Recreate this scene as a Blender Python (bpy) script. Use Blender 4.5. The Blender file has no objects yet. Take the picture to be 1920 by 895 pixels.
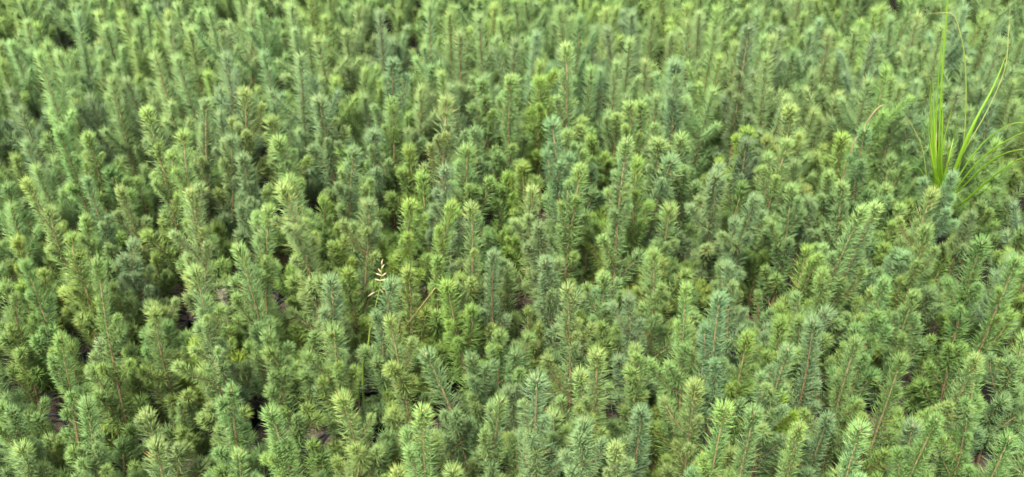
import bpy, math, random
import numpy as np
from mathutils import Matrix, Vector, Euler

SC = bpy.context.scene
COL = SC.collection
R = math.radians
rng = np.random.default_rng(11)
random.seed(11)

# ------------------------------------------------------------------ camera, sky, sun, exposure
F_PX, CAM_Z, PITCH = 2300.0, 1.68, R(40.0)
cam_d = bpy.data.cameras.new('camera')
cam = bpy.data.objects.new('camera', cam_d)
COL.objects.link(cam)
cam.location = (0, 0, CAM_Z)
cam.rotation_euler = (math.pi / 2 - PITCH, 0, 0)
cam_d.sensor_width = 36.0
cam_d.lens = 36.0 * F_PX / 1920.0
cam_d.clip_start, cam_d.clip_end = 0.02, 200
cam_d.dof.use_dof = True
cam_d.dof.focus_distance = 1.95
cam_d.dof.aperture_fstop = 32.0
SC.camera = cam

SUN_EL, SUN_AZ = R(62), R(205)          # azimuth measured from +Y towards +X
world = bpy.data.worlds.new('World')
SC.world = world
world.use_nodes = True
wt = world.node_tree
bg = wt.nodes['Background']
sky = wt.nodes.new('ShaderNodeTexSky')
sky.sky_type = 'NISHITA'
sky.sun_disc = False
sky.sun_elevation = SUN_EL
sky.sun_rotation = SUN_AZ
hs = wt.nodes.new('ShaderNodeHueSaturation')   # a thin cloud veil takes most of the blue out
hs.inputs['Saturation'].default_value = 0.12
wt.links.new(sky.outputs[0], hs.inputs['Color'])
wt.links.new(hs.outputs[0], bg.inputs[0])
bg.inputs[1].default_value = 0.115
sun_d = bpy.data.lights.new('sun', 'SUN')
sun_d.energy = 1.5
sun_d.angle = R(14)
sun_d.color = (1.0, 0.95, 0.86)
sun = bpy.data.objects.new('sun', sun_d)
COL.objects.link(sun)
sv = Vector((math.sin(SUN_AZ) * math.cos(SUN_EL), math.cos(SUN_AZ) * math.cos(SUN_EL), math.sin(SUN_EL)))
sun.rotation_euler = sv.to_track_quat('Z', 'Y').to_euler()
vs = SC.view_settings
vs.view_transform = 'Standard'
vs.look = 'None'
vs.exposure = 3.28
vs.gamma = 1.0
vs.use_curve_mapping = False
SC.cycles.max_bounces = 8
SC.cycles.diffuse_bounces = 4
SC.cycles.transmission_bounces = 5

# ------------------------------------------------------------------ pixel <-> world
FWD = np.array([0, math.cos(PITCH), -math.sin(PITCH)])
UPV = np.array([0, math.sin(PITCH), math.cos(PITCH)])
CAMP = np.array([0, 0, CAM_Z])
def ray(x, y):
    return FWD + (x - 960) / F_PX * np.array([1.0, 0, 0]) + (447.5 - y) / F_PX * UPV
def at_z(x, y, z):
    d = ray(x, y)
    return CAMP + d * ((z - CAM_Z) / d[2])
def at_y(x, y, Y):
    d = ray(x, y)
    return CAMP + d * (Y / d[1])
def project(p):
    q = np.asarray(p) - CAMP
    w = q @ FWD
    return 960 + F_PX * q[0] / w, 447.5 - F_PX * (q @ UPV) / w, w

# ------------------------------------------------------------------ materials
def new_mat(name):
    m = bpy.data.materials.new(name)
    m.use_nodes = True
    t = m.node_tree
    t.nodes.clear()
    out = t.nodes.new('ShaderNodeOutputMaterial')
    return m, t, out
def N(t, typ, **kw):
    n = t.nodes.new(typ)
    for k, v in kw.items():
        setattr(n, k, v)
    return n
def mixc(t, f, a, b, blend='MIX'):
    n = N(t, 'ShaderNodeMix', data_type='RGBA', blend_type=blend)
    for s, v in (('Factor', f), ('A', a), ('B', b)):
        i = [q for q in n.inputs if q.name == s and (q.type == ('VALUE' if s == 'Factor' else 'RGBA'))][0]
        if hasattr(v, 'is_linked') or hasattr(v, 'links'):
            t.links.new(v, i)
        else:
            i.default_value = v if s == 'Factor' else (*v, 1) if len(v) == 3 else v
    return [o for o in n.outputs if o.type == 'RGBA'][0]
def attr(t, name, typ='GEOMETRY'):
    return N(t, 'ShaderNodeAttribute', attribute_name=name, attribute_type=typ)

def needle_material(name, from_mesh=False):
    m, t, out = new_mat(name)
    if from_mesh:
        base = attr(t, 'col').outputs['Color']
    else:
        base = N(t, 'ShaderNodeObjectInfo').outputs['Color']
    a = attr(t, 'nt').outputs['Fac']
    r = attr(t, 'nr').outputs['Fac']
    # needle to needle: some yellower, some duller and bluer
    ramp = N(t, 'ShaderNodeValToRGB')
    e = ramp.color_ramp.elements
    e[0].position, e[0].color = 0.0, (0.84, 0.88, 0.95, 1)
    e[1].position, e[1].color = 1.0, (1.2, 1.12, 0.95, 1)
    k = ramp.color_ramp.elements.new(0.45)
    k.color = (1, 1, 1, 1)
    k = ramp.color_ramp.elements.new(0.972)
    k.color = (1.2, 1.12, 0.95, 1)
    e[len(e) - 1].position, e[len(e) - 1].color = 0.992, (1.9, 0.95, 0.8, 1)
    t.links.new(r, ramp.inputs[0])
    c1 = mixc(t, 1.0, base, ramp.outputs[0], 'MULTIPLY')
    # young tissue towards the needle's point is a little yellower
    tip = mixc(t, 1.0, c1, (1.55, 1.42, 1.35), 'MULTIPLY')
    c2 = mixc(t, a, c1, tip)
    p = N(t, 'ShaderNodeBsdfPrincipled')
    t.links.new(c2, p.inputs['Base Color'])
    p.inputs['Roughness'].default_value = 0.42
    p.inputs['Specular IOR Level'].default_value = 0.45
    tr = N(t, 'ShaderNodeBsdfTranslucent')
    tc = mixc(t, 1.0, c2, (1.12, 1.28, 0.70), 'MULTIPLY')
    t.links.new(tc, tr.inputs['Color'])
    mx = N(t, 'ShaderNodeMixShader')
    mx.inputs[0].default_value = 0.42
    t.links.new(p.outputs[0], mx.inputs[1])
    t.links.new(tr.outputs[0], mx.inputs[2])
    t.links.new(mx.outputs[0], out.inputs[0])
    return m

def noise_material(name, c1, c2, scale, rough, bump=0.0, spec=0.3, detail=6, c3=None):
    m, t, out = new_mat(name)
    tc = N(t, 'ShaderNodeTexCoord')
    no = N(t, 'ShaderNodeTexNoise')
    no.inputs['Scale'].default_value = scale
    no.inputs['Detail'].default_value = detail
    no.inputs['Roughness'].default_value = 0.65
    t.links.new(tc.outputs['Object'], no.inputs['Vector'])
    ramp = N(t, 'ShaderNodeValToRGB')
    e = ramp.color_ramp.elements
    e[0].position, e[0].color = 0.33, (*c1, 1)
    e[1].position, e[1].color = 0.68, (*c2, 1)
    if c3:
        k = ramp.color_ramp.elements.new(0.80)
        k.color = (*c3, 1)
    t.links.new(no.outputs['Fac'], ramp.inputs[0])
    p = N(t, 'ShaderNodeBsdfPrincipled')
    t.links.new(ramp.outputs[0], p.inputs['Base Color'])
    p.inputs['Roughness'].default_value = rough
    p.inputs['Specular IOR Level'].default_value = spec
    if bump:
        b = N(t, 'ShaderNodeBump')
        b.inputs['Strength'].default_value = bump
        b.inputs['Distance'].default_value = 0.004
        t.links.new(no.outputs['Fac'], b.inputs['Height'])
        t.links.new(b.outputs[0], p.inputs['Normal'])
    t.links.new(p.outputs[0], out.inputs[0])
    return m

def leaf_material(name, c1, c2, trans=0.4):
    """Grass: colour runs from the foot (nt 0) to the point (nt 1)."""
    m, t, out = new_mat(name)
    a = attr(t, 'nt').outputs['Fac']
    no = N(t, 'ShaderNodeTexNoise')
    no.inputs['Scale'].default_value = 45
    tc = N(t, 'ShaderNodeTexCoord')
    t.links.new(tc.outputs['Object'], no.inputs['Vector'])
    c = mixc(t, a, c1, c2)
    c = mixc(t, no.outputs['Fac'], c, mixc(t, 1.0, c, (1.5, 1.35, 1.0), 'MULTIPLY'))
    p = N(t, 'ShaderNodeBsdfPrincipled')
    t.links.new(c, p.inputs['Base Color'])
    p.inputs['Roughness'].default_value = 0.38
    tr = N(t, 'ShaderNodeBsdfTranslucent')
    t.links.new(c, tr.inputs['Color'])
    mx = N(t, 'ShaderNodeMixShader')
    mx.inputs[0].default_value = trans
    t.links.new(p.outputs[0], mx.inputs[1])
    t.links.new(tr.outputs[0], mx.inputs[2])
    t.links.new(mx.outputs[0], out.inputs[0])
    return m

M_NEEDLE = needle_material('needle')
M_NEEDLE_MASS = needle_material('needle_mass', True)
M_STEM = noise_material('young_bark', (0.066, 0.042, 0.021), (0.175, 0.108, 0.052), 160, 0.7, 0.4)
def stem_green(m):
    t = m.node_tree
    p = [n for n in t.nodes if n.type == 'BSDF_PRINCIPLED'][0]
    src = p.inputs['Base Color'].links[0].from_socket
    f = N(t, 'ShaderNodeMapRange')
    f.inputs[1].default_value, f.inputs[2].default_value, f.inputs[3].default_value, f.inputs[4].default_value = 0.45, 1.0, 0.0, 0.75
    t.links.new(attr(t, 'nt').outputs['Fac'], f.inputs[0])
    t.links.new(mixc(t, f.outputs[0], src, (0.13, 0.13, 0.045)), p.inputs['Base Color'])
stem_green(M_STEM)
M_BUD = noise_material('bud', (0.08, 0.085, 0.035), (0.15, 0.12, 0.055), 300, 0.6)
M_POT = noise_material('black_plastic', (0.010, 0.010, 0.011), (0.024, 0.024, 0.026), 40, 0.5, 0.25, 0.35)
M_SOIL = noise_material('potting_soil', (0.03, 0.023, 0.017), (0.10, 0.080, 0.060), 120, 0.95, 0.9, 0.1, 9, (0.24, 0.20, 0.155))
M_GROUND = noise_material('weed_mat', (0.006, 0.0055, 0.004), (0.018, 0.015, 0.011), 90, 0.95, 0.8, 0.1, 10, (0.05, 0.04, 0.028))
M_SEDGE = leaf_material('sedge_leaf', (0.085, 0.185, 0.007), (0.10, 0.195, 0.012), 0.45)
M_SEDGE_DULL = leaf_material('sedge_leaf_dull', (0.11, 0.18, 0.02), (0.20, 0.20, 0.07), 0.4)
M_STRAW = leaf_material('dry_straw', (0.20, 0.16, 0.055), (0.26, 0.20, 0.09), 0.2)
M_DEAD = leaf_material('dead_leaf', (0.10, 0.075, 0.05), (0.21, 0.18, 0.125), 0.15)
M_GREYDRY = leaf_material('grey_dry_needles', (0.075, 0.072, 0.055), (0.14, 0.135, 0.105), 0.15)
M_HUSK = leaf_material('husk', (0.19, 0.155, 0.10), (0.26, 0.21, 0.15), 0.3)
M_GRASS = leaf_material('green_grass', (0.12, 0.22, 0.03), (0.20, 0.26, 0.06), 0.4)

# ------------------------------------------------------------------ mesh builders
def norm(a):
    return a / np.maximum(np.linalg.norm(a, axis=-1, keepdims=True), 1e-9)

def dome(P0, T0, n, len0):
    """Needles of the apical brush: all from about one point, fanned into a rounded dome."""
    T = np.repeat(norm(np.asarray(T0, float))[None], n, 0)
    e1 = norm(np.cross(T, np.array([0.2, 0.9, 0.1]))); e2 = np.cross(T, e1)
    ph = np.arange(n) * 2.39996 + rng.normal(0, 0.3, n)
    th = R(62) * np.sqrt(rng.random(n)) + rng.normal(0, R(4), n)
    rad = np.cos(ph)[:, None] * e1 + np.sin(ph)[:, None] * e2
    D = np.cos(th)[:, None] * T + np.sin(th)[:, None] * rad
    P = np.asarray(P0) - T * (rng.uniform(0, 0.006, n) + 0.003 * th)[:, None] + rad * 0.001
    return P, D, T, len0 * rng.uniform(0.8, 1.08, n)

class Geo:
    """Collects vertices, faces and the per-vertex floats nt, nr; one build() = one mesh."""
    def __init__(self):
        self.v, self.f3, self.f4, self.nt, self.nr, self.m3, self.m4, self.col = [], [], [], [], [], [], [], []
        self.n = 0
    def add(self, v, f3, f4, nt, nr, mat=0, col=None):
        self.v.append(v)
        if len(f3):
            self.f3.append(np.asarray(f3) + self.n); self.m3.append(np.full(len(f3), mat))
        if len(f4):
            self.f4.append(np.asarray(f4) + self.n); self.m4.append(np.full(len(f4), mat))
        self.nt.append(np.broadcast_to(nt, len(v)).astype(float)); self.nr.append(np.broadcast_to(nr, len(v)).astype(float))
        if col is not None:
            self.col.append(np.broadcast_to(col, (len(v), 3)))
        self.n += len(v)
    def needles(self, P, D, A, L, W, bend, mat=0, simple=False, col=None, nt0=0.0):
        n = len(P)
        D = norm(D)
        D2 = norm(D + bend[:, None] * A)
        p1 = P + D * (L * 0.5)[:, None]
        p2 = p1 + D2 * (L * 0.5)[:, None]
        s = norm(np.cross(D, rng.normal(size=(n, 3))))
        u = np.cross(D, s)
        W = W[:, None]
        ring = [s, -0.5 * s + 0.866 * u, -0.5 * s - 0.866 * u]
        r_ = rng.random(n)
        if simple:
            v = np.stack([P + ring[0] * W, P + ring[1] * W, P + ring[2] * W, p2], 1).reshape(-1, 3)
            o = np.arange(n)[:, None] * 4
            f3 = np.concatenate([o + np.array(q) for q in ((0, 1, 3), (1, 2, 3), (2, 0, 3))])
            self.add(v, f3, [], np.tile([nt0, nt0, nt0, 1.0], n), np.repeat(r_, 4), mat, None if col is None else np.broadcast_to(col, (n * 4, 3)))
            return
        v = np.stack([P + q * W * 0.7 for q in ring] + [p1 + q * W for q in ring] + [p2], 1).reshape(-1, 3)
        o = np.arange(n)[:, None] * 7
        f4 = np.concatenate([o + np.array(q) for q in ((0, 1, 4, 3), (1, 2, 5, 4), (2, 0, 3, 5))])
        f3 = np.concatenate([o + np.array(q) for q in ((3, 4, 6), (4, 5, 6), (5, 3, 6))])
        self.add(v, f3, f4, np.tile([nt0] * 3 + [.5 + .5 * nt0] * 3 + [1.0], n), np.repeat(r_, 7), mat)
    def tube(self, pts, rad, sides=7, mat=0, col=None):
        pts = np.asarray(pts, float); rad = np.broadcast_to(rad, len(pts))
        tan = norm(np.gradient(pts, axis=0))
        ref = np.array([0.31, 0.95, 0.05])
        s = norm(np.cross(tan, ref)); u = np.cross(s, tan)
        a = np.arange(sides) / sides * 2 * math.pi
        v = (pts[:, None] + rad[:, None, None] * (np.cos(a)[None, :, None] * s[:, None] + np.sin(a)[None, :, None] * u[:, None])).reshape(-1, 3)
        k = len(pts)
        f4 = [(i * sides + j, i * sides + (j + 1) % sides, (i + 1) * sides + (j + 1) % sides, (i + 1) * sides + j) for i in range(k - 1) for j in range(sides)]
        v = np.vstack([v, pts[-1] + tan[-1] * rad[-1] * 0.6])
        e = (k - 1) * sides
        f3 = [(e + j, e + (j + 1) % sides, k * sides) for j in range(sides)]
        self.add(v, f3, f4, np.append(np.repeat(np.linspace(0, 1, k), sides), 1), 0.5, mat, None if col is None else np.broadcast_to(col, (len(v), 3)))
    def mesh(self, name, mats, smooth=True):
        me = bpy.data.meshes.new(name)
        v = np.concatenate(self.v)
        f3 = np.concatenate(self.f3) if self.f3 else np.zeros((0, 3), int)
        f4 = np.concatenate(self.f4) if self.f4 else np.zeros((0, 4), int)
        idx = np.concatenate([f3.ravel(), f4.ravel()]).astype(np.int32)
        sizes = np.concatenate([np.full(len(f3), 3), np.full(len(f4), 4)])
        start = np.concatenate([[0], np.cumsum(sizes)[:-1]]).astype(np.int32)
        me.vertices.add(len(v)); me.vertices.foreach_set('co', v.astype(np.float32).ravel())
        me.loops.add(len(idx)); me.loops.foreach_set('vertex_index', idx)
        me.polygons.add(len(sizes)); me.polygons.foreach_set('loop_start', start)
        mi = np.concatenate(self.m3 + self.m4).astype(np.int32)
        me.polygons.foreach_set('material_index', mi)
        me.polygons.foreach_set('use_smooth', np.full(len(sizes), smooth))
        for nm, d in (('nt', self.nt), ('nr', self.nr)):
            at = me.attributes.new(nm, 'FLOAT', 'POINT')
            at.data.foreach_set('value', np.concatenate(d).astype(np.float32))
        if self.col:
            at = me.attributes.new('col', 'FLOAT_COLOR', 'POINT')
            c = np.concatenate(self.col)
            at.data.foreach_set('color', np.hstack([c, np.ones((len(c), 1))]).astype(np.float32).ravel())
        for m in mats:
            me.materials.append(m)
        me.update(calc_edges=True)
        me.validate()
        return me

def link(name, data, parent=None):
    o = bpy.data.objects.new(name, data)
    COL.objects.link(o)
    if parent is not None:
        o.parent = parent
    return o
def tag(o, label, cat, group=None):
    o['label'] = label; o['category'] = cat
    if group:
        o['group'] = group
    return o

# ------------------------------------------------------------------ the ground
g = Geo()
g.add(np.array([[-40, -40, 0], [40, -40, 0], [40, 60, 0], [-40, 60, 0]], float), [], [(0, 1, 2, 3)], 0, 0)
ground = link('ground', g.mesh('ground', [M_GROUND], False))
ground['kind'] = 'structure'

# ------------------------------------------------------------------ seedling prototypes
POT_H = 0.095
GOLD = math.pi * (3 - math.sqrt(5))

def along_axis(axis_fn, s0, s1, n, len_fn, ang_fn, L_total):
    """Spirally set needles on a curved axis between arc lengths s0 and s1."""
    s = np.sort(rng.uniform(s0, s1, n))
    phi = np.arange(n) * GOLD + rng.normal(0, 0.35, n) + rng.uniform(0, 6.28)
    P = axis_fn(s); T = norm(axis_fn(s + 1e-3) - axis_fn(s - 1e-3))
    ref = np.array([0.2, 0.9, 0.1])
    e1 = norm(np.cross(T, ref)); e2 = np.cross(T, e1)
    rad = np.cos(phi)[:, None] * e1 + np.sin(phi)[:, None] * e2
    d = L_total - s
    th = ang_fn(d) + rng.normal(0, R(11), n)
    D = np.cos(th)[:, None] * T + np.sin(th)[:, None] * rad
    P = P + rad * 0.0012
    L = len_fn(d) * rng.uniform(0.70, 1.14, n)
    return P, D, T, L

def ang_leader(d):      # d = distance below the apex: the apex is a brush, lower needles stand out
    return np.interp(d, [0, 0.006, 0.02, 0.05, 0.12, 0.3], [R(30), R(40), R(47), R(50), R(54), R(64)])
def len_leader(d, k=1.0):
    return k * np.interp(d, [0, 0.01, 0.03, 0.08, 0.3], [0.0195, 0.021, 0.0235, 0.025, 0.024])

def leader_axis(H, wob):
    a, b, c, e = wob
    def fn(s):
        q = s / H
        return np.stack([a * q * q + 0.003 * np.sin(q * 5 + c), b * q * q + 0.003 * np.cos(q * 4 + e), s], -1)
    return fn

def make_proto(H, simple=False):
    wob = rng.normal(0, 0.022 if rng.random() < 0.12 else 0.011, 2).tolist() + rng.uniform(0, 6, 2).tolist()
    ax = leader_axis(H, wob)
    o = ax(np.array([0.0]))[0].copy(); o[2] = 0
    fn = lambda s: ax(np.asarray(s)) - o
    k = rng.uniform(0.88, 1.22)
    dens = rng.uniform(16, 26) * 100 / k
    WN = rng.uniform(0.00050, 0.00064)
    st = Geo()
    ss = np.linspace(0, H, 34)
    st.tube(fn(ss), rng.uniform(0.88, 1.16, len(ss)) * np.interp(ss / H, [0, 0.6, 1], [0.0026, 0.0021, 0.0013]), 7)
    fo, tip = Geo(), Geo()
    split = H - 0.030
    lo = max(0.02, H * 0.12)
    for a, b, f in ((lo, H * 0.45, 0.62), (H * 0.45, split, 1.0)):
        n = int((b - a) * dens * f)
        P, D, T, L = along_axis(fn, a, b, n, lambda d: len_leader(d, k), ang_leader, H)
        z0, zw = rng.uniform(a, b), rng.uniform(0.012, 0.03)       # a stretch where needles were shed, a side they were rubbed off
        rub = norm(np.append(rng.normal(size=2), 0.0)); keep = np.ones(n, bool)
        keep &= ~((np.abs(P[:, 2] - z0) < zw) & (rng.random(n) < 0.45) & ((D @ rub) > -0.1))
        P, D, T, L = P[keep], D[keep], T[keep], L[keep]; n = len(P)
        clump = 1 + 0.16 * np.sin(P[:, 2] * rng.uniform(150, 320) + rng.uniform(0, 6))
        fo.needles(P, D, T, L * clump, np.full(n, WN), rng.normal(0.16, 0.22, n))
    n = int(0.030 * dens * 1.8)
    P, D, T, L = along_axis(fn, split, H, n, lambda d: len_leader(d, k), ang_leader, H)
    tip.needles(P, D, T, L, np.full(n, WN), rng.normal(0.10, 0.12, n))
    P, D, T, L = dome(fn(np.array([H]))[0], fn(np.array([H]))[0] - fn(np.array([H - .01]))[0], 70, 0.020 * k ** .5)
    tip.needles(P, D, T, L, np.full(70, WN), rng.normal(0.12, 0.08, 70), nt0=0.5)
    tip.tube(fn(np.linspace(H - 0.002, H + 0.006, 5)), [0.0014, 0.0022, 0.0024, 0.0017, 0.0006], 7, 1)
    return dict(H=H, fn=fn, stem=st.mesh('stem', [M_STEM]), foliage=fo.mesh('foliage', [M_NEEDLE]), tip=tip.mesh('growing_tip', [M_NEEDLE, M_BUD]))

def ang_shoot(d):
    return np.interp(d, [0, 0.008, 0.025, 0.08], [R(24), R(44), R(54), R(60)])
def make_shoot(L):
    """Side shoot: leaves along +Z and curves towards +X (upwards once it is set on a stem)."""
    c = rng.uniform(2.0, 4.5); w = rng.normal(0, 0.8)
    fn = lambda s: np.stack([c * np.asarray(s) ** 2, w * np.asarray(s) ** 2, np.asarray(s)], -1)
    gq = Geo()
    ss = np.linspace(0, L, 7)
    gq.tube(fn(ss), np.linspace(0.0015, 0.0009, 7), 6, 1)
    k = rng.uniform(0.82, 1.0)
    n = int(L * rng.uniform(1600, 2300))
    P, D, T, Ln = along_axis(fn, 0.008, L, n, lambda d: len_leader(d, k), ang_shoot, L)
    gq.needles(P, D, T, Ln, np.full(n, 0.00056), rng.normal(0.14, 0.16, n))
    n = int(0.018 * 1500)
    P, D, T, Ln = along_axis(fn, L - 0.018, L, n, lambda d: len_leader(d, k * 0.95), ang_shoot, L)
    gq.needles(P, D, T, Ln, np.full(n, 0.00056), rng.normal(0.1, 0.1, n))
    P, D, T, Ln = dome(fn(np.array([L]))[0], fn(np.array([L]))[0] - fn(np.array([L - .006]))[0], 75, 0.0195 * k)
    gq.needles(P, D, T, Ln, np.full(75, 0.00056), rng.normal(0.12, 0.08, 75), nt0=0.5)
    return gq.mesh('side_shoot', [M_NEEDLE, M_STEM])

HEIGHTS = [0.12, 0.16, 0.20, 0.24, 0.28, 0.32, 0.36, 0.40, 0.44]
PROTOS = {h: [make_proto(h) for _ in range(8)] for h in HEIGHTS}
SHOOTS = [(L, make_shoot(L)) for L in (0.034, 0.040, 0.046, 0.052, 0.058, 0.064, 0.070, 0.078, 0.086, 0.095, 0.05, 0.066)]

def lathe(profile, sides=20):
    a = np.arange(sides) / sides * 2 * math.pi
    v = np.array([(r * math.cos(q), r * math.sin(q), z) for r, z in profile for q in a])
    f = [(i * sides + j, i * sides + (j + 1) % sides, (i + 1) * sides + (j + 1) % sides, (i + 1) * sides + j) for i in range(len(profile) - 1) for j in range(sides)]
    return v, f
def make_pot():
    gp = Geo()
    v, f = lathe([(0.026, 0.0), (0.029, 0.02), (0.031, 0.06), (0.033, 0.092), (0.0345, 0.0935), (0.0345, 0.0985), (0.0325, 0.0985), (0.0315, 0.090), (0.031, 0.080)], 22)
    ang = np.arctan2(v[:, 1], v[:, 0])
    v[:, :2] *= (1 + 0.03 * np.sin(ang * 3 + v[:, 2] * 30) + 0.02 * np.sin(ang * 7))[:, None]
    gp.add(v, [], f, 0, 0)
    return gp.mesh('pot', [M_POT])
def make_soil():
    gs = Geo()
    prof = [(0.0325, 0.0895), (0.027, 0.0905), (0.020, 0.0925), (0.013, 0.094), (0.006, 0.0955), (0.0005, 0.096)]
    v, f = lathe(prof, 22)
    v[:, 2] += rng.normal(0, 0.0014, len(v)); v[:, :2] += rng.normal(0, 0.0006, (len(v), 2))
    gs.add(v, [], f, 0, 0)
    return gs.mesh('soil', [M_SOIL], False)
POT, SOIL = make_pot(), make_soil()

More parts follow.
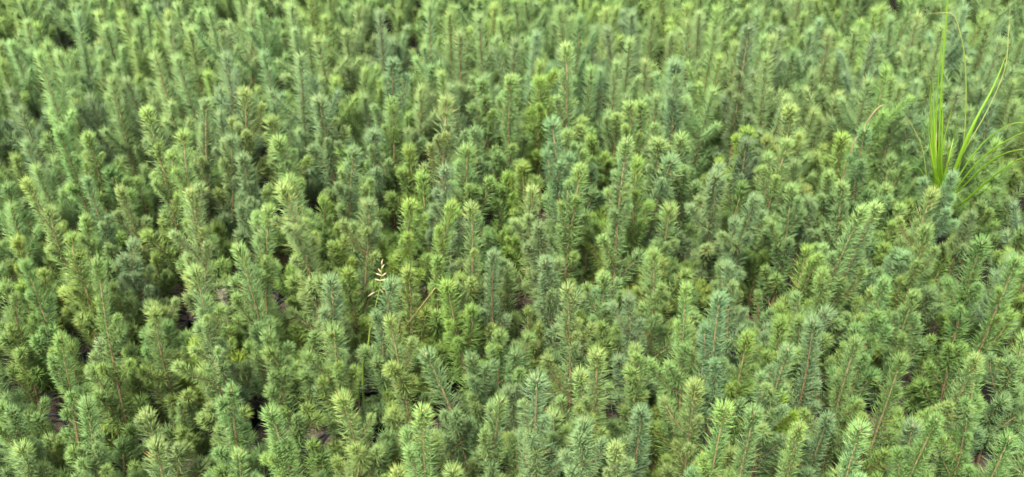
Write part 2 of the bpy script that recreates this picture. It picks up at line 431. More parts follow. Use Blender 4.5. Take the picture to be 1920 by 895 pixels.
# ------------------------------------------------------------------ seedlings read off the photograph: tip x, tip y, colour [, size]
# colours: g mid green, l light green, y yellow-green, b blue-green, d dark blue, v vivid lime; size: t tall, s short
TIPS_TXT = '''
9,757,g 29,841,l 129,752,g,t 173,621,b 236,634,g 415,665,b 417,707,g,t 291,789,l 297,815,l,t 70,625,y,t 39,545,y 50,487,g,t 444,862,l 189,883,l
213,833,g,s 368,775,g,s 250,865,g,s 60,762,g,s 415,812,g,s 379,629,v 176,791,g,s 79,820,g,s 614,632,g,t 526,757,g,t 708,715,l,t 778,749,l,t
815,815,l 929,739,l,t 845,670,b 876,660,b 879,762,b,s 842,783,b,s 732,828,g 698,844,g 863,875,l 564,873,l 758,878,l 498,629,g,t 740,608,l,t 745,757,y,s
617,865,g,s 1023,697,b,t 976,720,b 973,647,b 1073,715,l,s 1107,681,l 1139,668,l,t 1183,645,l,t 1034,673,d,s 1089,776,b,t 1049,799,l 1005,807,y,s
976,828,l 1013,846,b 1157,815,l,t 1191,781,b,t 1251,739,d,s 1238,728,g,s 1280,718,l,t 1333,733,y,s 1351,752,l,t 1404,634,y,t 1427,762,g,t 1364,844,l
1291,878,b 1243,773,y,s 1144,802,y,s 1123,862,g,s 1230,873,y,s 1466,728,v 1492,647,b,t 1613,634,g,t 1689,665,g,t 1802,637,l,t 1860,702,g,t 1897,665,b
1508,781,l,t 1545,773,d,t 1624,786,l,t 1705,807,b 1750,775,g,t 1718,781,y,s 1571,820,y,s 1781,828,g,s 1886,815,g 1918,823,l 1634,873,y,s 1587,878,l
1445,875,g,s 1820,789,b,s 1668,860,b,s 24,448,y 123,464,y 118,516,y,s 181,485,g,t 244,458,b 286,479,y,s 349,495,l,t 389,553,g 268,569,l 291,563,l,s
223,566,g,s 116,535,g,s 10,529,g 310,603,g 286,613,g,s 131,634,y 457,619,g,s 446,569,g,s 163,571,g,s 481,468,l,t 368,608,l,s 444,527,g,s 598,527,b
622,548,b 690,506,b,t 648,503,y 900,450,b,t 945,506,l 858,503,y 756,508,y 874,537,b,s 617,450,y 540,492,y,s 580,553,y,s 743,542,y,s 785,556,y,s
806,587,y,s 848,584,g,s 874,611,b,s 811,642,y,s 575,616,y,s 564,660,g,s 533,582,g,s 795,660,g,s 921,608,l 724,456,y 1055,469,b,t 1076,550,l,t
1141,508,l 1110,527,d,s 1139,569,y,s 1133,613,l 1207,561,b,t 1244,477,l,t 1209,500,l 1283,550,l,t 1304,600,l 1238,611,y,s 1364,490,b 1396,500,b,t
1354,542,b,t 1312,569,g,s 1286,527,g,s 992,608,y,s 1144,458,y,s 1283,503,g,s 1312,540,y,s 1433,477,y,s 1435,582,b,s 1430,634,b,s 1529,474,l 1503,461,y
1608,378,l,t 1695,466,b 1663,508,g,t 1629,529,l 1713,545,l 1763,482,y,s 1836,445,g,t 1902,482,g,t 1571,556,b,s 1532,598,b,t 1466,598,y 1450,634,b,s
1760,529,b,s 1773,569,y,s 1852,532,g,s 1587,666,l,s 1745,558,g,s 1739,645,g,s 459,286,b,t 365,351,l,t 425,309,l 467,372,l,t 315,249,l,t 378,236,g
257,207,l,t 63,338,l,t 73,307,l 58,259,b 160,401,l 171,335,b,t 215,325,g 231,346,l 168,286,g 163,241,l 215,299,y,s 268,393,y,s 123,420,y,s 315,420,y,s
420,420,y,s 31,409,g 354,275,l 16,338,g 105,228,g,t 26,286,y 410,249,b 430,173,l,t 263,351,g,s 249,420,y,s 5,320,y 530,251,l,t 532,333,l,t 561,333,l,t
496,346,l,s 635,265,b,t 609,367,y 672,346,l 673,380,b,t 724,184,g,t 700,244,b 750,280,l,s 779,364,y,t 802,378,y,t 832,286,b,t 861,257,l,t 887,372,l,t
884,225,b 911,157,g,t 945,139,l,t 569,233,y,s 609,173,b,t 953,325,y 934,420,y,s 921,396,g 816,186,l,t 769,267,y 800,338,y 777,333,y,s 666,291,y
532,430,g,s 603,422,y,s 722,430,y,s 703,435,g,s 871,307,g,s 994,341,l,t 1023,401,b,t 1023,131,y,t 1056,228,b,t 1089,236,l 1083,317,l,t 1102,309,d
1160,257,l,t 1188,317,y,t 1230,385,l,t 1241,252,l,t 1262,286,b,t 1265,246,l 1317,252,l,t 1364,286,b,t 1401,244,v2,t 1433,254,d,t 1409,336,b,t 1320,422,y,s
1286,430,d,s 1283,388,l,s 1204,184,l,t 1144,349,l,s 986,309,y 1107,409,g,s 1131,414,y,s 1086,420,g,s 1133,241,y 1335,362,y,s 1375,357,g 1427,401,g,s
965,433,y,s 1453,257,l,t 1487,301,b 1516,241,l 1482,338,l,t 1582,246,y 1561,312,l 1582,317,g,s 1582,338,l,t 1527,349,l,s 1553,372,l,t 1521,367,b
1637,409,b 1663,441,y,s 1724,370,l,t 1813,317,b,t 1676,301,g 1661,341,l 1684,435,y,s 1886,301,g 1881,359,g,s 1913,425,g 1687,152,g 1868,249,y 1640,215,g,t
1806,412,b 1748,424,g,t 1540,270,y,s 71,37,y 39,34,g 137,20,b,t 179,16,l 205,39,l 257,29,l 244,18,y 297,24,y 265,3,l 328,3,l 318,37,l 394,5,l,t 467,10,l 420,58,l
97,71,g 26,71,g 73,87,l,t 105,92,l 291,102,l 326,97,l,t 425,95,b,t 168,102,g 155,126,y,s 194,147,g 257,134,b 10,105,y 297,144,y,s 389,126,y 457,137,y
181,181,b 354,194,b,t 13,168,d 45,197,d 289,189,l,s 226,163,y,s 336,218,l,s 134,210,y,s 399,200,b 354,42,l 131,184,y 220,115,g 540,3,l,t 669,10,l
714,16,b 648,50,l 593,68,l 564,45,l 556,84,b,t 732,97,b,t 793,0,l,t 840,10,y,t 863,45,b 890,24,l,t 928,0,y 835,126,l 785,158,l 858,155,b 669,121,y
703,144,y,s 772,137,g,s 690,168,b 588,144,b 916,129,b 950,26,l 622,142,y 512,179,y,s 506,215,l 551,210,y,s 493,87,b 490,13,g 913,34,y 761,173,y,s 616,21,y
973,58,b 999,50,b,t 1018,105,y 1068,79,l,t 1052,89,d 1107,123,l 1091,16,g,t 1110,47,d 1065,10,g 1146,10,y 1149,108,l,t 1183,60,l,t 1207,108,l 1259,52,l
1257,110,l,t 1283,108,b,t 1288,3,y 1312,13,l 1367,5,y,t 1420,18,l 1396,58,d,t 1343,97,y,t 1328,155,l 1364,176,b 1233,168,l 1202,186,l 1154,202,l 1433,60,l
1435,97,l,t 965,137,l,t 1007,197,l,s 1354,55,l 1380,79,y 1128,126,b 1391,179,l 1299,42,g 1188,13,b 1154,45,b 1223,16,g 1183,220,y,s 1047,218,y,s
1464,47,b 1511,16,y 1537,29,b 1613,24,y 1650,10,y,t 1642,63,d,t 1524,52,b 1773,37,l,t 1726,26,l 1808,8,b 1884,68,l,t 1821,108,l 1445,58,l 1563,155,l
1621,137,l 1687,129,g 1529,126,g 1466,163,l 1519,194,l 1713,92,g 1726,147,b 1792,160,b 1584,76,l 1660,123,y 1487,189,l 1605,53,l 1682,26,l 1897,142,g
1850,97,b 1902,179,g 1487,87,g 1865,189,d 1563,53,l
1780,262,g 1832,195,g 1735,225,g 1700,330,g,s 1845,370,g 1655,235,g,s 1610,165,g 1755,95,g 1915,60,g 1860,30,g
'''
tips = []
for tok in TIPS_TXT.split():
    p = tok.split(',')
    tips.append((float(p[0]), float(p[1]), p[2], p[3] if len(p) > 3 else 'm'))

CLASS = {  # base colours
    'g': (0.080, 0.150, 0.040), 'l': (0.112, 0.184, 0.060), 'y': (0.102, 0.172, 0.032),
    'b': (0.086, 0.150, 0.068), 'd': (0.058, 0.106, 0.054), 'v': (0.135, 0.235, 0.032), 'v2': (0.104, 0.186, 0.028)}
RANGE = {'t': (0.33, 0.45), 'm': (0.21, 0.34), 's': (0.11, 0.20)}
TUFT = 0.014

GAPS_PX = [(235, 315), (490, 300), (505, 375), (520, 560), (545, 610), (232, 560), (862, 800), (832, 705), (880, 800), (1740, 555), (1765, 545),
           (1845, 480), (500, 845), (1795, 710), (785, 585), (290, 10), (1245, 775), (150, 690), (1870, 560), (1120, 470),
           (640, 190), (1300, 270), (930, 620), (1600, 300), (1557, 560), (350, 100), (45, 700), (590, 600), (985, 640)]
GAPS = [at_z(x, y, 0.12)[:2] for x, y in GAPS_PX]
HOLLOWS = [(at_z(x, y, 0.12)[:2], w) for x, y, w in ((235, 318, .045), (1757, 545, .06), (838, 730, .045), (500, 835, .04), (505, 378, .04), (1245, 770, .04), (545, 600, .045), (1845, 475, .04), (232, 555, .04))]
def blocks(x, y, top):
    c = 0.0
    for (gx, gy), w in HOLLOWS:
        L = math.hypot(gx, gy)
        ux, uy = -gx / L, -gy / L
        d = (x - gx) * ux + (y - gy) * uy
        lat = abs((x - gx) * uy - (y - gy) * ux)
        if -0.03 < d < 0.5 and lat < w and top > 0.12 + max(d, 0) * (CAM_Z - 0.12) / L:
            c += 1.6 * (1 - lat / w)
    return c
class Seedling:
    pass
placed = []
def crowd(x, y):
    c = 0.0
    for q in placed:
        d2 = (q.x - x) ** 2 + (q.y - y) ** 2
        if d2 < 0.08 ** 2:
            c += (1 - math.sqrt(d2) / 0.08) ** 2
    return c
tips.sort(key=lambda q: -q[1])
for (px, py, c, size) in tips:
    a, b = RANGE[size]
    if py < 260 and size == 'm':
        a, b = 0.25, 0.39
    best = None
    for H in np.linspace(a, b, 9):
        tilt = rng.normal(0, R(2.2), 2)
        P = at_z(px, py, POT_H + H + TUFT)
        bx, by = P[0] - math.tan(tilt[0]) * H, P[1] - math.tan(tilt[1]) * H
        cost = crowd(bx, by) + blocks(bx, by, POT_H + H) + sum(max(0, 1 - math.hypot(bx - gx, by - gy) / 0.055) for gx, gy in GAPS) + 0.12 * abs(H - (a + b) / 2) / (b - a)
        if best is None or cost < best[0]:
            best = (cost, H, tilt, bx, by)
    s = Seedling()
    s.H, s.tilt, s.x, s.y, s.c, s.size, s.px, s.py = best[1], best[2], best[3], best[4], c, size, px, py
    s.col = np.array((1.0, 1.0, 0.99)) * (0.66 * np.array(CLASS[c]) + 0.34 * np.array((0.088, 0.160, 0.048)) if c[0] != 'v' else np.array(CLASS[c])) * rng.uniform(0.88, 1.12) * np.array([rng.uniform(0.90, 1.10), 1.0, rng.uniform(0.88, 1.12)])
    s.seen = True
    placed.append(s)
# a little breathing room: push neighbours apart on the bed, never far
for _ in range(12):
    for i, s in enumerate(placed):
        for q in placed[:i]:
            dx, dy = s.x - q.x, s.y - q.y
            d = math.hypot(dx, dy)
            if 1e-6 < d < 0.052:
                k = (0.052 - d) / d * 0.25
                s.x += dx * k; s.y += dy * k; q.x -= dx * k; q.y -= dy * k

N_OWN = 300
own = sorted(placed, key=lambda q: q.x ** 2 + q.y ** 2)[:N_OWN]
mass = [q for q in placed if q not in own]

def tipof(s):
    return np.array([s.x + math.tan(s.tilt[0]) * s.H, s.y + math.tan(s.tilt[1]) * s.H, POT_H + s.H + TUFT])

# low plants between the far ones, where the bed would else be bare
for _ in range(9000):
    s = Seedling()
    s.H = rng.uniform(0.15, 0.25); s.tilt = rng.normal(0, R(4), 2)
    px, py = rng.uniform(-150, 2070), rng.uniform(-260, 330)
    P = at_z(px, py, POT_H + s.H + TUFT)
    s.x, s.y = P[0], P[1]
    if min((q.x - s.x) ** 2 + (q.y - s.y) ** 2 for q in placed) < (0.08 if py > 120 else 0.068) ** 2 or blocks(s.x, s.y, POT_H + s.H) > 0 or any(math.hypot(s.x - gx, s.y - gy) < 0.06 for gx, gy in GAPS):
        continue
    s.c = random.choice('ggglyb'); s.col = (0.6 * np.array(CLASS[s.c]) + 0.4 * np.array(CLASS['g'])) * rng.uniform(0.82, 1.08); s.seen = True
    placed.append(s); mass.append(s)

# the rest of the bed, round and behind the picture's seedlings
def in_frame(s):
    x, y, w = project(tipof(s))
    return 25 < x < 1895 and -8 < y < 890
cell = 0.095
for gy in np.arange(0.55, 4.2, cell):
    half = 0.95 + 0.62 * gy * 0.75
    for gx in np.arange(-half, half, cell):
        s = Seedling()
        s.x, s.y = gx + rng.uniform(-0.03, 0.03), gy + rng.uniform(-0.03, 0.03)
        s.H = rng.uniform(0.22, 0.36); s.tilt = rng.normal(0, R(3), 2)
        s.c = random.choice('gggllyyb'); s.col = np.array(CLASS[s.c]) * rng.uniform(0.85, 1.15); s.seen = False
        x, y, w = project(tipof(s))
        if in_frame(s) or crowd(s.x, s.y) > 0.25 or (y > 1500):
            continue
        if abs(x - 960) > 960 + 520 and gy < 2.4:
            continue
        mass.append(s)

# close the bed along its two sides
for _ in range(4000):
    s = Seedling()
    s.x, s.y = rng.uniform(-1.9, 1.9), rng.uniform(0.5, 2.9)
    s.H = rng.uniform(0.2, 0.33); s.tilt = rng.normal(0, R(3), 2)
    bx, by, w = project((s.x, s.y, 0.1))
    if not (-250 < bx < 150 or 1770 < bx < 2170 or (by > 860 and -200 < bx < 2120)) or by > 1300:
        continue
    if min((q.x - s.x) ** 2 + (q.y - s.y) ** 2 for q in placed + mass) < 0.060 ** 2 or blocks(s.x, s.y, 0.3) > 0:
        continue
    tx, ty, w = project(tipof(s))
    if 60 < tx < 1860 and ty < 895:
        s.H *= 0.55
    s.c = random.choice('gggllyb'); s.col = np.array(CLASS[s.c]) * rng.uniform(0.85, 1.1); s.seen = True
    mass.append(s)

# ------------------------------------------------------------------ one seedling = Empty > stem, foliage, growing_tip, side_shoot ..., pot > soil
def shoot_matrix(base, phi, theta, scale, roll=0.0):
    z = Vector((math.sin(theta) * math.cos(phi), math.sin(theta) * math.sin(phi), math.cos(theta)))
    up = Vector((0, 0, 1))
    x = (up - z * up.dot(z)).normalized()
    x = Matrix.Rotation(roll, 3, z) @ x
    y = z.cross(x)
    m = Matrix((x, y, z)).transposed().to_4x4()
    return Matrix.Translation(Vector(base)) @ m @ Matrix.Scale(scale, 4)

def shoot_plan(s):
    """Where the side shoots sit: list of (height, azimuth, angle, index, scale)."""
    n = {'t': 15, 'm': 12, 's': 8}.get(getattr(s, 'size', 'm'), 5) + random.randint(-1, 2)
    ph = random.uniform(0, 6.28)
    out = []
    for i in range(n):
        q = random.uniform(0.10, 0.80)
        ph += 2.4 + random.gauss(0, 0.35)
        i_s = random.randrange(len(SHOOTS))
        k = random.uniform(0.85, 1.2) * (1.25 - 0.75 * q)
        out.append((q, ph, R(random.uniform(26, 56) - 10 * q), i_s, k))
    if random.random() < 0.14:      # a forked leader
        out.append((random.uniform(0.62, 0.8), random.uniform(0, 6.28), R(random.uniform(10, 20)), random.choice([8, 9]), 1.0))
    return out

COLOUR = {'g': 'mid-green', 'l': 'pale green', 'y': 'yellow-green', 'b': 'blue-green', 'd': 'dark bluish', 'v': 'bright lime-tipped', 'v2': 'vivid yellow-green'}
ONES = 'zero one two three four five six seven eight nine ten eleven twelve thirteen fourteen fifteen sixteen seventeen eighteen nineteen'.split()
TENS = 'x x twenty thirty forty fifty sixty seventy eighty ninety'.split()
def words(n):
    n = max(0, int(round(n)))
    if n < 20:
        return ONES[n]
    if n >= 100:
        return 'one hundred'
    return TENS[n // 10] + ('-' + ONES[n % 10] if n % 10 else '')
GROUP = 'conifer seedlings in the nursery bed'

for s in own:
    h0 = min(HEIGHTS, key=lambda h: abs(h - s.H))
    pr = random.choice(PROTOS[h0])
    k = s.H / h0
    root = bpy.data.objects.new('conifer_seedling', None)
    root.empty_display_size = 0.02
    COL.objects.link(root)
    root.location = (s.x, s.y, 0)
    s.root = root
    rz = random.uniform(0, 2 * math.pi)
    wd = random.uniform(0.80, 1.08) * (1.14 if s.py < 300 else 1.0)
    lean = Euler((-s.tilt[1], s.tilt[0], 0)).to_matrix().to_4x4()
    local = Matrix.Translation((0, 0, POT_H)) @ lean @ Matrix.Rotation(rz, 4, 'Z') @ Matrix.Diagonal((wd, wd, k, 1))
    # keep the apex on the photograph's tip
    ap = local @ Vector(pr['fn'](np.array([pr['H']]))[0])
    want = tipof(s)
    local = Matrix.Translation((want[0] - s.x - ap.x, want[1] - s.y - ap.y, 0)) @ local if math.hypot(want[0] - s.x - ap.x, want[1] - s.y - ap.y) < 0.0 else local
    for nm, key in (('stem', 'stem'), ('foliage', 'foliage'), ('growing_tip', 'tip')):
        o = link(nm, pr[key], root)
        o.matrix_local = local
        c = s.col.copy()
        if nm == 'growing_tip':
            c = c * (np.array([1.22, 1.15, 1.0]) if s.c in 'lyv' else np.array([1.05, 1.05, 1.05]))
        o.color = (*c, 1)
    s.n_shoots = 0
    for (q, ph, th, i_s, ks) in shoot_plan(s):
        o = link('side_shoot', SHOOTS[i_s][1], root)
        base = pr['fn'](np.array([pr['H'] * q]))[0]
        m = Matrix.Translation((0, 0, POT_H)) @ lean @ Matrix.Rotation(rz, 4, 'Z')
        b = local @ Vector(base)
        o.matrix_local = Matrix.Translation(b) @ (lean @ shoot_matrix((0, 0, 0), ph, th, ks, random.gauss(0, 0.4)))
        c = s.col * rng.uniform(0.88, 1.12) * (np.array([1.12, 1.06, 0.85]) if random.random() < 0.4 else 1.0)
        o.color = (*c, 1)
        s.n_shoots += 1
    pot = link('pot', POT, root)
    pot.rotation_euler = (0, 0, random.uniform(0, 6.28))
    link('soil', SOIL, pot)
    tp = np.array(root.matrix_basis @ (local @ Vector(pr['fn'](np.array([pr['H'] + TUFT]))[0])))
    s.qx, s.qy, _ = project(tp)

# labels: look first, then where its tip stands in the picture
MARKS = [('sedge clump', 1757, 330, 130), ('curled dead blade', 1625, 240, 75), ('flowering grass stalk', 700, 570, 85), ('golden straw', 785, 590, 60)]
used = {}
for s in own:
    size = {'t': 'tall ', 'm': '', 's': 'short '}[s.size]
    x, y = s.qx / 19.2, s.qy / 8.95
    near = [(math.hypot((s.qx - a), (s.qy - b)) / r_, n) for n, a, b, r_ in MARKS if math.hypot(s.qx - a, s.qy - b) < r_]
    by_ = f' near the {min(near)[1]}' if near else ''
    if y > 100:
        where = f'tip just below the bottom edge, {words(x)} percent across'
    elif x < 0 or x > 100:
        where = f'tip just past the {"left" if x < 0 else "right"} edge, {words(y)} percent down'
    else:
        where = f'tip {words(x)} percent across, {words(y)} percent down'
    lab = f'{size}{COLOUR[s.c]} seedling{by_}, {where}'
    used[lab] = used.get(lab, 0) + 1
    tag(s.root, lab, 'seedling', GROUP)
print('REPEATED LABELS', {k: v for k, v in used.items() if v > 1})

# ------------------------------------------------------------------ seedlings past the three hundred nearest: one mass
gm = Geo()
for s in mass:
    fx_, fy_, _w = project((s.x, s.y, 0.12))
    s.seen = s.seen or (-160 < fx_ < 2080 and -120 < fy_ < 1050)
    fx, fy = math.tan(s.tilt[0]), math.tan(s.tilt[1])
    wx, wy = rng.normal(0, 0.008, 2)
    b0 = np.array([s.x, s.y, POT_H]); H = s.H
    ax = lambda q: b0 + np.stack([fx * np.asarray(q) + wx * (np.asarray(q) / H) ** 2, fy * np.asarray(q) + wy * (np.asarray(q) / H) ** 2, np.asarray(q)], -1)
    near = s.seen
    W = 0.00062 if near else 0.0011
    dn = 2200 if near else 1100
    ss = np.linspace(0, H, 8)
    gm.tube(ax(ss), np.linspace(0.0025, 0.0013, 8), 5, 1, (0.2, 0.1, 0.05))
    n = int(H * 0.95 * dn)
    P, D, T, L = along_axis(ax, H * 0.05, H, n, lambda d_: len_leader(d_, 1.15), ang_leader, H)
    gm.needles(P, D, T, L, np.full(n, W), rng.normal(0.15, 0.15, n), 0, True, s.col)
    n = int(0.03 * dn)
    P, D, T, L = along_axis(ax, H - 0.03, H, n, len_leader, ang_leader, H)
    gm.needles(P, D, T, L, np.full(n, W), rng.normal(0.1, 0.1, n), 0, True, s.col * np.array([1.15, 1.1, 1.0]))
    P, D, T, L = dome(ax(np.array([H]))[0], ax(np.array([H]))[0] - ax(np.array([H - .01]))[0], 45, 0.021)
    gm.needles(P, D, T, L, np.full(45, W), rng.normal(0.1, 0.1, 45), 0, True, s.col * np.array([1.15, 1.1, 1.0]), 0.5)
    ph = random.uniform(0, 6.28)
    for i in range(10 if near else 5):
        q = random.uniform(0.05, 0.66); ph += 2.4; th = R(random.uniform(22, 50)); L_ = random.uniform(0.035, 0.09)
        d = np.array([math.sin(th) * math.cos(ph), math.sin(th) * math.sin(ph), math.cos(th)])
        bb = ax(np.array([q * H]))[0]
        fn = lambda w: bb + np.asarray(w)[..., None] * d + np.asarray(w)[..., None] ** 2 * np.array([0, 0, 3.0])
        n = int(L_ * dn * 1.3)
        P, D, T, L = along_axis(fn, 0.008, L_, n, lambda d_: len_leader(d_, 0.9), ang_shoot, L_)
        cs = s.col * rng.uniform(0.88, 1.15)
        gm.needles(P, D, T, L, np.full(n, W), rng.normal(0.14, 0.14, n), 0, True, cs)
        if near:
            P, D, T, L = dome(fn(np.array([L_]))[0], fn(np.array([L_]))[0] - fn(np.array([L_ - .006]))[0], 40, 0.019)
            gm.needles(P, D, T, L, np.full(40, W), rng.normal(0.1, 0.1, 40), 0, True, cs, 0.5)
mo = link('seedling_bed', gm.mesh('seedling_bed', [M_NEEDLE_MASS, M_STEM]))
mo['kind'] = 'stuff'
mo['label'] = 'conifer seedlings massed along the far side and round the edges of the bed'

# ------------------------------------------------------------------ grass among the seedlings
def catmull(pts, n):
    p = np.asarray(pts, float)
    p = np.vstack([2 * p[0] - p[1], p, 2 * p[-1] - p[-2]])
    out = []
    m = len(p) - 3
    for t in np.linspace(0, m, n):
        i = min(int(t), m - 1); u = t - i
        a, b, c, d = p[i:i + 4]
        out.append(0.5 * (2 * b + (c - a) * u + (2 * a - 5 * b + 4 * c - d) * u * u + (3 * b - a - 3 * c + d) * u ** 3))
    return np.array(out)

def blade(pts, w, name, mat, parent, face=None, fold=0.35, n=22):
    """A long leaf with a fold along its midrib and real thickness, tapering to a point."""
    p = catmull(pts, n)
    tan = norm(np.gradient(p, axis=0))
    view = np.array([0, -1.0, 0.35]) if face is None else np.asarray(face, float)
    s = norm(np.cross(tan, view)); u = np.cross(s, tan)
    q = np.linspace(0, 1, n)
    ww = w * np.interp(q, [0, 0.12, 0.45, 0.8, 1], [0.65, 0.9, 1.0, 0.62, 0.05])[:, None]
    th = 0.00035
    rows = [p + s * ww, p + u * (ww * fold), p - s * ww, p - s * ww - u * th, p + u * (ww * fold) - u * th * 2, p + s * ww - u * th]
    v = np.stack(rows, 1).reshape(-1, 3)
    f = [(i * 6 + j, i * 6 + (j + 1) % 6, (i + 1) * 6 + (j + 1) % 6, (i + 1) * 6 + j) for i in range(n - 1) for j in range(6)]
    e = (n - 1) * 6
    f += [(5, 4, 1, 0), (4, 3, 2, 1), (e, e + 1, e + 4, e + 5), (e + 1, e + 2, e + 3, e + 4)]
    gb = Geo()
    gb.add(v - np.asarray(parent.location), [], f, np.repeat(q, 6), 0.5)
    return link(name, gb.mesh(name, [mat]), parent)

def px_path(pts, Y0, dY=None):
    """Pixels laid on a sheet through Y0 that leans with dY (metres towards the far side per step)."""
    dY = dY or [0] * len(pts)
    return [at_y(x, y, Y0 + d) for (x, y), d in zip(pts, dY)]

# bright sedge clump
base = at_z(1757, 400, 0.30)
YS = base[1]
sedge = link('sedge_clump', None)
sedge.location = (base[0], YS, 0.0)
tag(sedge, 'bright yellow-green sedge clump with long arching blades rising above the seedlings', 'sedge')
foot = np.array([base[0], YS, 0.02])
def sedge_blade(pts, w, dY, mat=M_SEDGE, off=(0, 0)):
    pp = px_path(pts, YS, dY)
    f0 = foot + np.append(rng.normal(0, 0.006, 2), 0)
    return blade([f0] + pp, w * 0.66, 'blade', mat, sedge)
B = sedge_blade
B([(1752, 400), (1748, 290), (1746, 215), (1744, 150)], 0.0032, [0, -.01, -.01, -.02])
B([(1755, 400), (1753, 300), (1751, 215), (1749, 148)], 0.0030, [0, 0, .01, .02])
B([(1758, 400), (1760, 300), (1766, 150), (1777, 0), (1780, -40)], 0.0026, [0, .01, .03, .05, .06])
B([(1760, 400), (1764, 310), (1767, 235), (1768, 165)], 0.0026, [0, 0, .01, .02])
B([(1758, 402), (1758, 350), (1757, 322), (1752, 314)], 0.0024, [0, -.02, -.03, -.04])
B([(1763, 402), (1772, 345), (1777, 300), (1781, 270)], 0.0022, [0, -.01, -.02, -.03])
B([(1763, 405), (1790, 320), (1822, 240), (1862, 165), (1888, 100)], 0.0046, [0, 0, .01, .03, .05])
B([(1763, 402), (1786, 335), (1815, 262), (1838, 212)], 0.0036, [0, -.01, -.02, -.02])
B([(1766, 404), (1800, 345), (1850, 290), (1905, 255), (1950, 240)], 0.0024, [0, -.02, -.04, -.06, -.08])
B([(1766, 404), (1812, 345), (1865, 298), (1912, 281), (1945, 285)], 0.0026, [0, -.03, -.06, -.09, -.11])
B([(1766, 406), (1800, 385), (1846, 345), (1895, 308), (1940, 285)], 0.0030, [0, -.04, -.07, -.1, -.12])
B([(1754, 402), (1740, 350), (1730, 280), (1708, 232), (1690, 208)], 0.0009, [0, 0, .01, .02, .03], M_SEDGE_DULL)
B([(1760, 402), (1768, 350), (1772, 320)], 0.0022, [0, .01, .02])
B([(1756, 402), (1750, 345), (1751, 300), (1750, 250)], 0.0028, [0, .02, .02, .03])
B([(1764, 404), (1780, 365), (1803, 322), (1818, 300)], 0.0022, [0, 0, 0, .01])
B([(1763, 402), (1800, 300), (1850, 210), (1884, 130), (1891, 60), (1896, -20)], 0.0012, [0, .01, .03, .05, .07, .1], M_SEDGE_DULL)
B([(1762, 402), (1800, 310), (1811, 210), (1809, 110), (1797, 50), (1785, 26), (1760, 25), (1735, 25)], 0.0014, [0, .01, .02, .02, .02, .02, .02, .02], M_SEDGE_DULL)
B([(1752, 400), (1738, 345), (1722, 315), (1700, 318)], 0.0020, [0, -.02, -.04, -.06])
B([(1766, 400), (1805, 320), (1850, 262), (1900, 232), (1935, 232)], 0.0020, [0, 0, 0, -.02, -.03])
for k in range(9):
    x1, y1 = rng.uniform(1738, 1800), rng.uniform(180, 330)
    B([(1757 + rng.uniform(-6, 8), 398), (1757 * .5 + x1 * .5 + rng.uniform(-6, 2), 398 * .45 + y1 * .55), (x1, y1)], rng.uniform(0.0014, 0.0024), [0, rng.uniform(-.02, .02), rng.uniform(-.04, .05)], random.choice([M_SEDGE, M_SEDGE, M_SEDGE_DULL]))
B([(1757, 402), (1754, 250), (1762, 120), (1770, 35)], 0.0022, [0, .03, .04, .05])

def single(name, label, cat, foot_px, Y):
    f = at_y(*foot_px, Y)
    o = link(name, None)
    o.location = (f[0], Y, 0)
    tag(o, label, cat)
    return o

# dead curled blade
p0 = at_z(1590, 300, 0.38)
o = single('dead_grass_blade', 'curled tan dead grass blade bending over the seedlings', 'grass blade', (1590, 300), p0[1])
lo = p0.copy(); lo[2] = 0.02; lo[0] -= 0.03
blade([lo] + px_path([(1592, 296), (1612, 255), (1634, 217), (1650, 200), (1658, 197)], p0[1], [0, 0, -.01, -.015, -.02]), 0.0017, 'blade', M_DEAD, o)

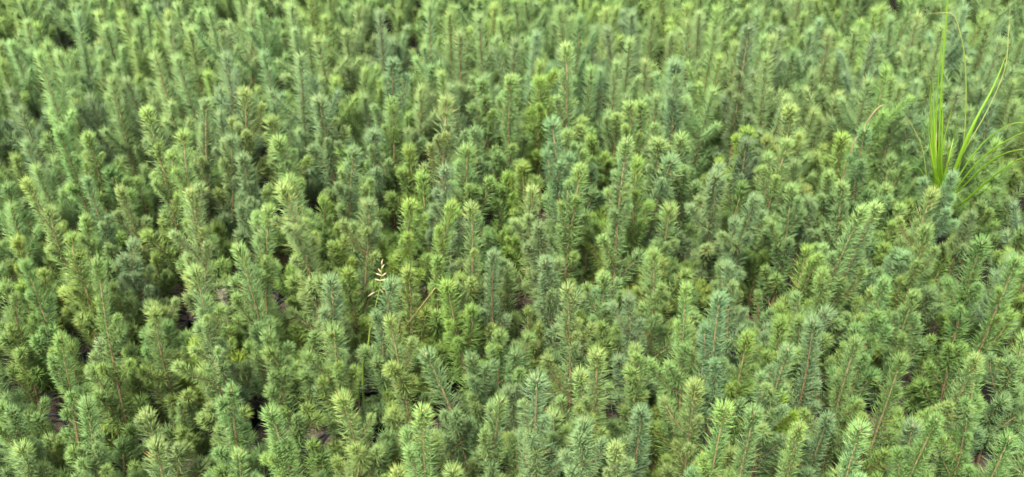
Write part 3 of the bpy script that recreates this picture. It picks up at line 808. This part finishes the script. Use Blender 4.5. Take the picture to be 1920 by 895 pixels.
# flowering grass with pale husks in front of a blue-green seedling
p0 = at_z(690, 640, 0.33)
Yg = p0[1]
o = single('grass_flower_stalk', 'thin flowering grass stalk with pale husks hanging before a blue-green seedling', 'grass', (672, 740), Yg)
gs = Geo()
lo = at_y(672, 740, Yg); f0 = lo.copy(); f0[2] = 0.01
path = catmull([f0] + px_path([(672, 735), (684, 680), (694, 620), (704, 575), (713, 535), (716, 500), (718, 486)], Yg, [0, 0, 0, -.01, -.01, -.01, -.01]), 30)
gs.tube(path - np.asarray(o.location), np.linspace(0.0008, 0.0004, 30), 6)
st = link('stalk', gs.mesh('stalk', [M_GRASS]), o)
for (x, y, ang, ln) in ((716, 492, 80, .009), (718, 500, 60, .009), (712, 508, 120, .010), (720, 515, 40, .010), (710, 515, 160, .010), (719, 525, 10, .012), (721, 543, -55, .014), (696, 552, 225, .018), (708, 525, 170, .009), (688, 655, 200, .014), (672, 662, 150, .012)):
    c = at_y(x, y, Yg - 0.012)
    d = np.array([math.cos(R(ang)), 0.15, math.sin(R(ang))])
    gh = Geo()
    gh.tube(c - np.asarray(o.location) + np.linspace(-.5, .5, 6)[:, None] * d * ln, np.array([.15, .75, 1, .9, .5, .08]) * 0.00115, 7)
    link('husk', gh.mesh('husk', [M_HUSK]), o)
blade([lo] + px_path([(668, 720), (661, 700), (657, 690)], Yg, [0, -.01, -.02]), 0.0022, 'blade', M_GRASS, o)
blade([f0] + px_path([(680, 700), (690, 650), (694, 608)], Yg, [0, -.01, -.02]), 0.0020, 'blade', M_GRASS, o)

# straw lying aslant
p0 = at_z(762, 612, 0.36)
o = single('dry_straw', 'stiff golden straw slanting between yellow-green seedlings', 'straw', (720, 660), p0[1])
gs = Geo()
a, b = at_y(722, 660, p0[1] + .10), at_y(816, 540, p0[1] + .03)
a2 = a.copy(); a2[2] = 0.05; a2[0] -= .12; a2[1] -= .02
gs.tube(catmull([a + (a - b) * 0.6, a, at_y(765, 606, p0[1] + .03), b], 20) - np.asarray(o.location), np.linspace(0.0006, 0.0004, 20), 6)
link('straw', gs.mesh('straw', [M_STRAW]), o)

# weed sprout far off
p0 = at_z(160, 68, 0.36)
o = single('grass_sprout', 'small bright yellow-green grass sprout among far seedlings', 'grass', (160, 90), p0[1])
f0 = p0.copy(); f0[2] = 0.01
for dx, dy in ((-6, -6), (4, 2), (7, 8)):
    blade([f0] + px_path([(158, 80), (160 + dx * .4, 70), (163 + dx, 66 + dy)], p0[1], [0, 0, -.02]), 0.0025, 'blade', M_SEDGE, o)

# dried grey tuft
p0 = at_z(416, 548, 0.36)
o = single('withered_tuft', 'withered grey tuft of dead needles between green seedlings', 'dead plant', (416, 560), p0[1])
gs = Geo()
b0 = np.array([0, 0, 0.0]); top = p0 - np.asarray(o.location)
gs.tube(np.linspace(b0, top, 8), np.linspace(0.002, 0.001, 8), 6, 1)
n = 70
D = norm(rng.normal(size=(n, 3)) + np.array([0, 0, 0.5]))
gs.needles(np.repeat(top[None], n, 0) - np.outer(rng.uniform(0, .03, n), [0, 0, 1]), D, np.repeat([[0, 0, 1.0]], n, 0), rng.uniform(.010, .017, n), np.full(n, .0005), rng.normal(0, .3, n))
link('dead_needles', gs.mesh('dead_needles', [M_GREYDRY, M_GREYDRY]), o)
